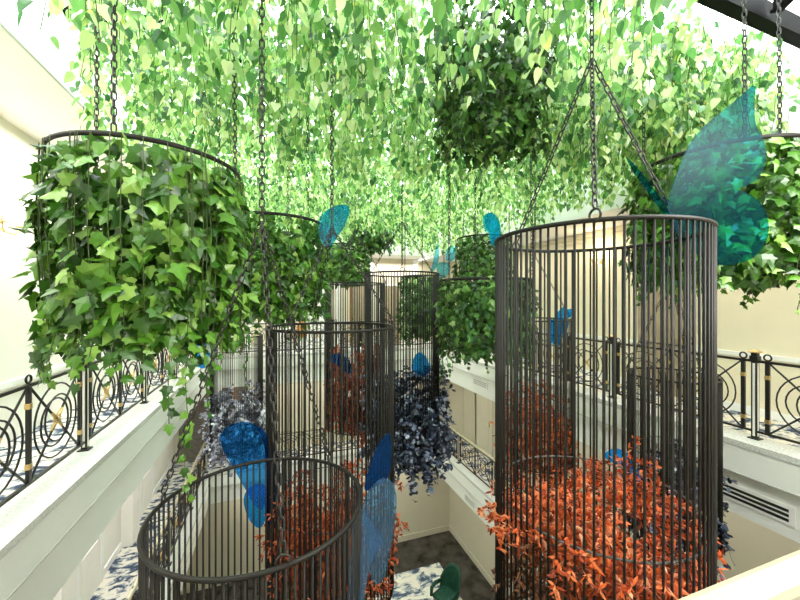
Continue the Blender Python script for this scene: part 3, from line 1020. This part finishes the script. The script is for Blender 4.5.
strands = []
sp = 0.215
for i in range(int((XR - 0.1 + 1.75) / sp)):
    for j in range(int((YF - 0.2 - 1.3) / sp)):
        x = -1.75 + i * sp + rng.uniform(-0.1, 0.1)
        y = 1.3 + j * sp + rng.uniform(-0.1, 0.1)
        if x > XR - 0.12 or y > YF - 0.1:
            continue
        # the vines stop short of the near left corner of the well and of the bay right of the first beam
        if x < -0.43 * y + 0.02:
            continue
        z0, ln = 3.05, rng.uniform(1.0, 1.5)
        if x > 2.7 and y < 3.2:
            if y < 2.14 + 0.02 * (x - 4):
                continue
            z0, ln = 2.66, rng.uniform(0.8, 1.25)
        if y < 3:
            ln += 0.12
        if x > 4.6 or y > 11.2:
            ln += 0.12
        strands.append((x, y, z0, ln))
for k in range(90):      # a thicker fringe along the right side and the far end of the well
    if k < 55:
        strands.append((XR - rng.uniform(0.1, 0.45), rng.uniform(2.4, YF - 0.3), 3.05, rng.uniform(1.2, 1.62)))
    else:
        strands.append((rng.uniform(XL + 0.2, XR - 0.2), YF - rng.uniform(0.15, 0.5), 3.05, rng.uniform(1.15, 1.45)))
for k in range(330):      # the canopy is thickest over the near part of the well
    x, y = rng.uniform(-1.7, XR - 0.15), rng.uniform(1.5, 5.0)
    if x < -0.43 * y + 0.05 or (x > 2.7 and y < 2.2):
        continue
    strands.append((x, y, 2.66 if x > 2.7 and y < 3.2 else 3.05, rng.uniform(0.9, 1.2) if x > 2.7 and y < 3.2 else rng.uniform(1.0, 1.55)))
for k in range(130):
    strands.append((rng.uniform(2.9, XR - 0.1), rng.uniform(2.16, 3.3), 2.7, rng.uniform(0.8, 1.3)))
# no vines inside the ivy planters that hang among them
keep = [cw(3.35, 0.88), cw(10.2, -0.86)]
strands = [q for q in strands if min(math.hypot(q[0] - kx, q[1] - ky) for kx, ky in keep) > 0.62]
P, Nn, T, Sz = [], [], [], []
st = MB()
vine_leaves(strands, P, Nn, T, Sz, st, 0.045, 0.086)
can = leaves('vine_canopy', HEART, np.array(P), np.array(Nn), np.array(T), Sz, M['pothos'])
tag(can, 'dense canopy of pale green variegated vines hanging below the skylight', 'vines', kind='stuff')
st.build('vine_stems', M['stem'], can)
# wire grid the vines hang from
gr = MB()
for k in range(25):
    xx = XL - 0.2 + k * 0.3
    gr.tube([(xx, -0.5, 3.06), (xx, YF, 3.06)], 0.004, 4, cap=False)
gr.build('wire_grid', M['beam'], can)

# single vines that hang free of the canopy
fv = [((-1.255, 2.67), 1.46, 'pale variegated vine tip alone in the upper left corner'),
      ((-1.17, 2.66), 1.22, 'short pale vine tip just right of the lone one in the upper left corner'),
      ((-1.62, 4.15), 1.35, 'vine at the left end of the canopy above the left ivy planter')]
for (x, y), ln, lab in fv:
    t = thing('hanging_vine', lab, 'vine', (x, y, 3.05), 0, 'single vines at the left')
    P, Nn, T, Sz = [], [], [], []
    st = MB()
    vine_leaves([(0, 0, 0, ln)], P, Nn, T, Sz, st, 0.06, 0.095)
    leaves('leaves', HEART, np.array(P), np.array(Nn), np.array(T), Sz, M['pothos'], t)
    st.build('stem', M['stem'], t)


# ------------------------------------------------------------------ butterflies
def smooth_loop(pts, it=2):
    pts = [Vector(p) for p in pts]
    for _ in range(it):
        q = []
        for i, a in enumerate(pts):
            b = pts[(i + 1) % len(pts)]
            q += [a * 0.75 + b * 0.25, a * 0.25 + b * 0.75]
        pts = q
    return pts


def slab(outline, thick, name, m, parent, bow=0.0):
    """wing plate from a closed outline of 3D points, with a thickness"""
    pts = smooth_loop(outline, 2 if len(outline) < 20 else 1)
    c = sum(pts, Vector()) / len(pts)
    nrm = Vector()
    for i, a in enumerate(pts):
        b = pts[(i + 1) % len(pts)]
        nrm += (a - c).cross(b - c)
    nrm.normalize()
    bm = bmesh.new()
    top = [bm.verts.new(p + nrm * thick / 2) for p in pts]
    bot = [bm.verts.new(p - nrm * thick / 2) for p in pts]
    n_ = len(pts)
    for a, b, c_ in tessellate_polygon([pts]):
        bm.faces.new((top[a], top[b], top[c_]))
        bm.faces.new((bot[c_], bot[b], bot[a]))
    for i in range(n_):
        bm.faces.new((bot[i], bot[(i + 1) % n_], top[(i + 1) % n_], top[i]))
    bmesh.ops.recalc_face_normals(bm, faces=bm.faces)
    me = bpy.data.meshes.new(name)
    bm.to_mesh(me)
    bm.free()
    me.materials.append(m)
    return link(bpy.data.objects.new(name, me), parent)


def plate(pxs, d0, gx, gy, c):
    """outline seen at given directions on a slanted plane through depth d0: depth changes by gx, gy per metre across"""
    out = []
    for px, py in pxs:
        l_, v_ = (px - 400) / 355, (300 - py) / 355
        # d = d0 + gx*(l-l0) + gy*(v-v0)
        lc, vc = (c[0] - 400) / 355, (300 - c[1]) / 355
        d = (d0 - gx * lc * d0 - gy * vc * d0) / (1 - gx * l_ - gy * v_)
        x, y = cw(d, l_ * d)
        out.append(Vector((x, y, v_ * d)))
    return out


def big_butterfly(label, m, wings, base):
    t = thing('butterfly', label, 'butterfly', base, 0, 'blue see-through butterflies')
    for wing in wings:
        name, pts = wing[:2]
        slab([p - Vector(base) for p in pts], 0.005, name, wing[2] if len(wing) > 2 else m, t)
    return t


w1 = plate([(756, 82), (740, 97), (720, 113), (700, 130), (686, 150), (678, 170), (671, 190), (667, 208), (672, 225), (682, 242), (700, 257), (716, 265), (732, 265), (748, 261), (760, 252), (767, 240), (769, 226), (765, 210), (757, 199), (746, 192.5), (739, 190.2), (738.5, 189.6), (738.7, 189), (746, 186), (757, 180), (765, 166), (766, 150), (763, 138), (757, 130), (754, 118), (754, 100)], 2.12, 0.15, -0.05, (700, 200))
w2 = plate([(624, 154), (634, 164), (650, 183), (664, 203), (678, 224), (690, 246), (694, 255), (690, 252), (678, 234), (662, 212), (646, 190), (632, 170)], 2.2, -3.0, 1.5, (690, 246))
x, y = cw(2.15, 0.80 * 2.15)
big_butterfly('largest teal see-through butterfly perched behind the rim of the tall front cage', M['teal'], [('wing', w1), ('wing', w2)], (x, y, 0.42))
w1 = plate([(362, 508), (366, 495), (374, 483), (384, 477), (393, 482), (397, 496), (396, 516), (392, 542), (387, 570), (381, 584), (373, 584), (369, 570), (368, 545), (366, 525)], 2.05, -0.2, 0.2, (380, 520))
w2 = plate([(358, 500), (366, 514), (378, 531), (385, 540), (380, 546), (372, 560), (367, 580), (364, 600), (362, 616), (346, 616), (348, 580), (351, 550), (354, 520)], 1.98, 0.3, 0.2, (365, 550))
w3 = plate([(392, 429), (381, 440), (373, 455), (367, 475), (363, 493), (376, 486), (391, 478)], 2.15, 0.5, 0.1, (378, 470))
x, y = cw(2.05, (366 - 400) / 355 * 2.05)
big_butterfly('steel blue butterfly on the right side of the nearest cage rim', M['steelblue'], [('forewing', w3, M['deepblue']), ('forewing', w1), ('hindwing', w2)], (x, y, -1.15))
w1 = plate([(219, 435), (226, 427), (238, 422), (250, 422), (260, 428), (267, 440), (268, 465), (267, 490), (264, 512), (254, 505), (247, 492), (238, 476), (230, 462), (222, 448)], 2.9, 0.2, 0.1, (250, 460))
w2 = plate([(255, 424), (264, 430), (272, 444), (279, 458), (281, 475), (279, 500), (274, 522), (268, 528), (266, 500), (266, 465), (264, 440)], 2.85, 1.2, 0.1, (265, 460))
w3 = plate([(243, 500), (246, 490), (255, 484), (266, 484), (268, 500), (266, 520), (260, 530), (251, 523), (246, 513)], 2.86, 0.2, 0.1, (256, 505))
x, y = cw(2.9, (264 - 400) / 355 * 2.9)
big_butterfly('bright blue butterfly behind the far rim of the nearest cage', M['blue'], [('forewing', w1), ('forewing', w2, M['deepblue']), ('hindwing', w3, M['azure'])], (x, y, -1.5))

R_ = math.radians


def wings_at(label, m, d, outs, ox, oy, sc, slant=0.6, twin=None, wire=0.0):
    """small butterfly: wing outlines (in a local pattern frame) on slanted planes about depth d"""
    W = []
    for k, o in enumerate(outs):
        pts = [(ox + a / sc, oy + b / sc) for a, b in o]
        c = (sum(p[0] for p in pts) / len(pts), sum(p[1] for p in pts) / len(pts))
        if k == 0:
            c0, pts0 = c, pts
        W.append(('forewing' if k == 0 else 'hindwing', plate(pts, d - 0.02 * k, slant * (1 if k % 2 == 0 else -1), 0.1, c)))
    if twin:      # the far wing of a half-closed pair
        pts = [(c0[0] + twin + (p[0] - c0[0]) * 0.9, p[1]) for p in pts0]
        W.append(('forewing', plate(pts, d + 0.09, slant + 0.5, 0.1, c0)))
    x, y = cw(d, (c0[0] - 400) / 355 * d)
    b = (x, y, (300 - c0[1]) / 355 * d)
    t = big_butterfly(label, m, W, b)
    if wire:
        MB().tube([(0, 0, 0.0), (0, 0, wire - b[2])], 0.0012, 4).build('hanging_wire', M['chain'], t)
    return t


wings_at('teal butterfly at the right end of the second ivy planter ring from the left', M['cyan'], 3.62, [[(590, 210), (610, 160), (660, 120), (720, 100), (770, 95), (798, 120), (790, 170), (770, 220), (745, 270), (715, 300), (690, 340), (660, 375), (640, 385), (610, 360), (590, 300)]], 230, 190, 6.667, 0.5, 1.5)
wings_at('pale blue butterfly below the vines beyond the middle cage', M['sky'], 5.6, [[(135, 545), (160, 450), (185, 330), (195, 420), (188, 500), (150, 550)], [(245, 385), (302, 362), (304, 470), (238, 482), (240, 430)], [(175, 480), (272, 482), (262, 560), (215, 590), (180, 560)]], 410, 190, 6.667, 0.4, None)
wings_at('teal butterfly standing beside the left rim of the tall front cage', M['cyan'], 3.6, [[(485, 175), (520, 150), (560, 158), (590, 200), (602, 250), (602, 310), (580, 375), (545, 372), (530, 330), (525, 280), (500, 270), (488, 230)]], 410, 190, 6.667, 0.6, 1.0)
wings_at('vivid azure butterfly low behind the trailing strands of left ivy planter', M['azure'], 3.6, [[(108, 165), (190, 158), (202, 220), (198, 380), (150, 392), (95, 372), (104, 260)], [(192, 162), (226, 178), (242, 220), (236, 285), (200, 350)]], 180, 310, 6.667, 0.4, None, 3.0)
wings_at('blue butterfly on the rim of the cage behind the tall front cage', M['azure'], 5.15, [[(385, 190), (528, 195), (522, 260), (482, 272), (476, 372), (440, 368), (402, 350), (388, 280)], [(438, 190), (444, 150), (502, 98), (506, 135), (578, 112), (562, 160), (520, 192)]], 490, 290, 6.667, 0.3, None)
wings_at('blue butterfly sitting on top of the dark blue flowers in the middle cage', M['azure'], 4.95, [[(410, 371), (414, 356), (420, 351), (427, 358), (431, 370), (424, 377)]], 0, 0, 1.0, 0.5, None)
wings_at('azure butterfly behind the orange leaves low in the tall front cage', M['azure'], 3.3, [[(25, 165), (65, 130), (120, 122), (172, 145), (205, 190), (215, 245), (150, 238), (80, 218), (38, 192)], [(188, 230), (292, 290), (285, 345), (200, 365), (178, 300)]], 600, 430, 6.667, 0.5, None)
wings_at('dark blue butterfly against the column of red leaves in the far cage', M['blue'], 6.0, [[(383, 275), (430, 243), (482, 263), (522, 308), (534, 352), (510, 372), (478, 350), (440, 312), (390, 292)]], 260, 310, 5.714, 0.5, 1.0)

# ------------------------------------------------------------------ lobby floor
rug = box((0.8, 8.4, 0), (5.65, 11.75, 0.018)).build('rug', M['rug'])
rug.location = (0, 0, Z1)
tag(rug, 'off-white rug with dark blue blotches on the dark marble floor', 'rug')


def armchair(label, x, y, rz, s=1.0):
    t = thing('armchair', label, 'armchair', (x, y, Z1 + 0.018), rz)
    # seat
    o = MB().box((-0.30, -0.32, 0.30), (0.30, 0.30, 0.46)).build('seat', M['velvet'], t, 0.06)
    # curved wing back, facing -Y
    n1, n2 = 13, 9
    vs, fs = [], []
    for side in (0, 1):
        for j in range(n2):
            v = j / (n2 - 1)
            for i in range(n1):
                u = i / (n1 - 1) * 2 - 1
                a = u * 1.25
                rad = 0.37 + 0.03 * v - side * 0.075
                top = 1.08 - 0.42 * max(0, abs(u) - 0.45) ** 1.2 / 0.5
                z = 0.34 + (top - 0.34) * v
                vs.append((rad * math.sin(a) * (1 + 0.05 * v), rad * math.cos(a) - 0.02 + 0.16 * v * (1 - abs(u) * 0.5), z))
    k = n1 * n2
    for j in range(n2 - 1):
        for i in range(n1 - 1):
            q = j * n1 + i
            fs.append((q, q + 1, q + n1 + 1, q + n1))
            fs.append((k + q, k + q + n1, k + q + n1 + 1, k + q + 1))
    for i in range(n1 - 1):
        fs.append((i, k + i, k + i + 1, i + 1))
        q = (n2 - 1) * n1 + i
        fs.append((q, q + 1, k + q + 1, k + q))
    for j in range(n2 - 1):
        q = j * n1
        fs.append((q, q + n1, k + q + n1, k + q))
        q += n1 - 1
        fs.append((q, k + q, k + q + n1, q + n1))
    b = MB()
    b.add(vs, fs, True)
    b.build('backrest', M['velvet'], t)
    for sx in (-1, 1):
        MB().tube([(sx * 0.34, 0.12, 0.60), (sx * 0.36, -0.1, 0.62), (sx * 0.34, -0.28, 0.58), (sx * 0.32, -0.32, 0.36)], [0.055, 0.06, 0.055, 0.05], 10).build('armrest', M['velvet'], t)
        for sy in (-0.24, 0.24):
            MB().tube([(sx * 0.24, sy, 0.32), (sx * 0.30, sy * 1.2, 0.0)], [0.025, 0.014], 8).build('leg', M['brown'], t)
    return t


armchair('dark green velvet wing armchair on the patterned rug', 5.02, 9.95, R_(-68))

# small amber lantern on the far left gallery
t = thing('amber_lantern', 'small amber lantern hanging below the ivy left of the far cages', 'lantern', (*cw(9.0, (302 - 400) / 355 * 9.0), -0.95))
b = MB()
b.tube([(0, 0, 0), (0, 0, 0.03), (0, 0, 0.35), (0, 0, 0.42)], [0.10, 0.13, 0.12, 0.06], 12)
b.build('lantern_body', M['amber'], t)
MB().tube([(0, 0, 0.42), (0, 0, 3.9)], 0.004, 5).build('cord', M['iron'], t)
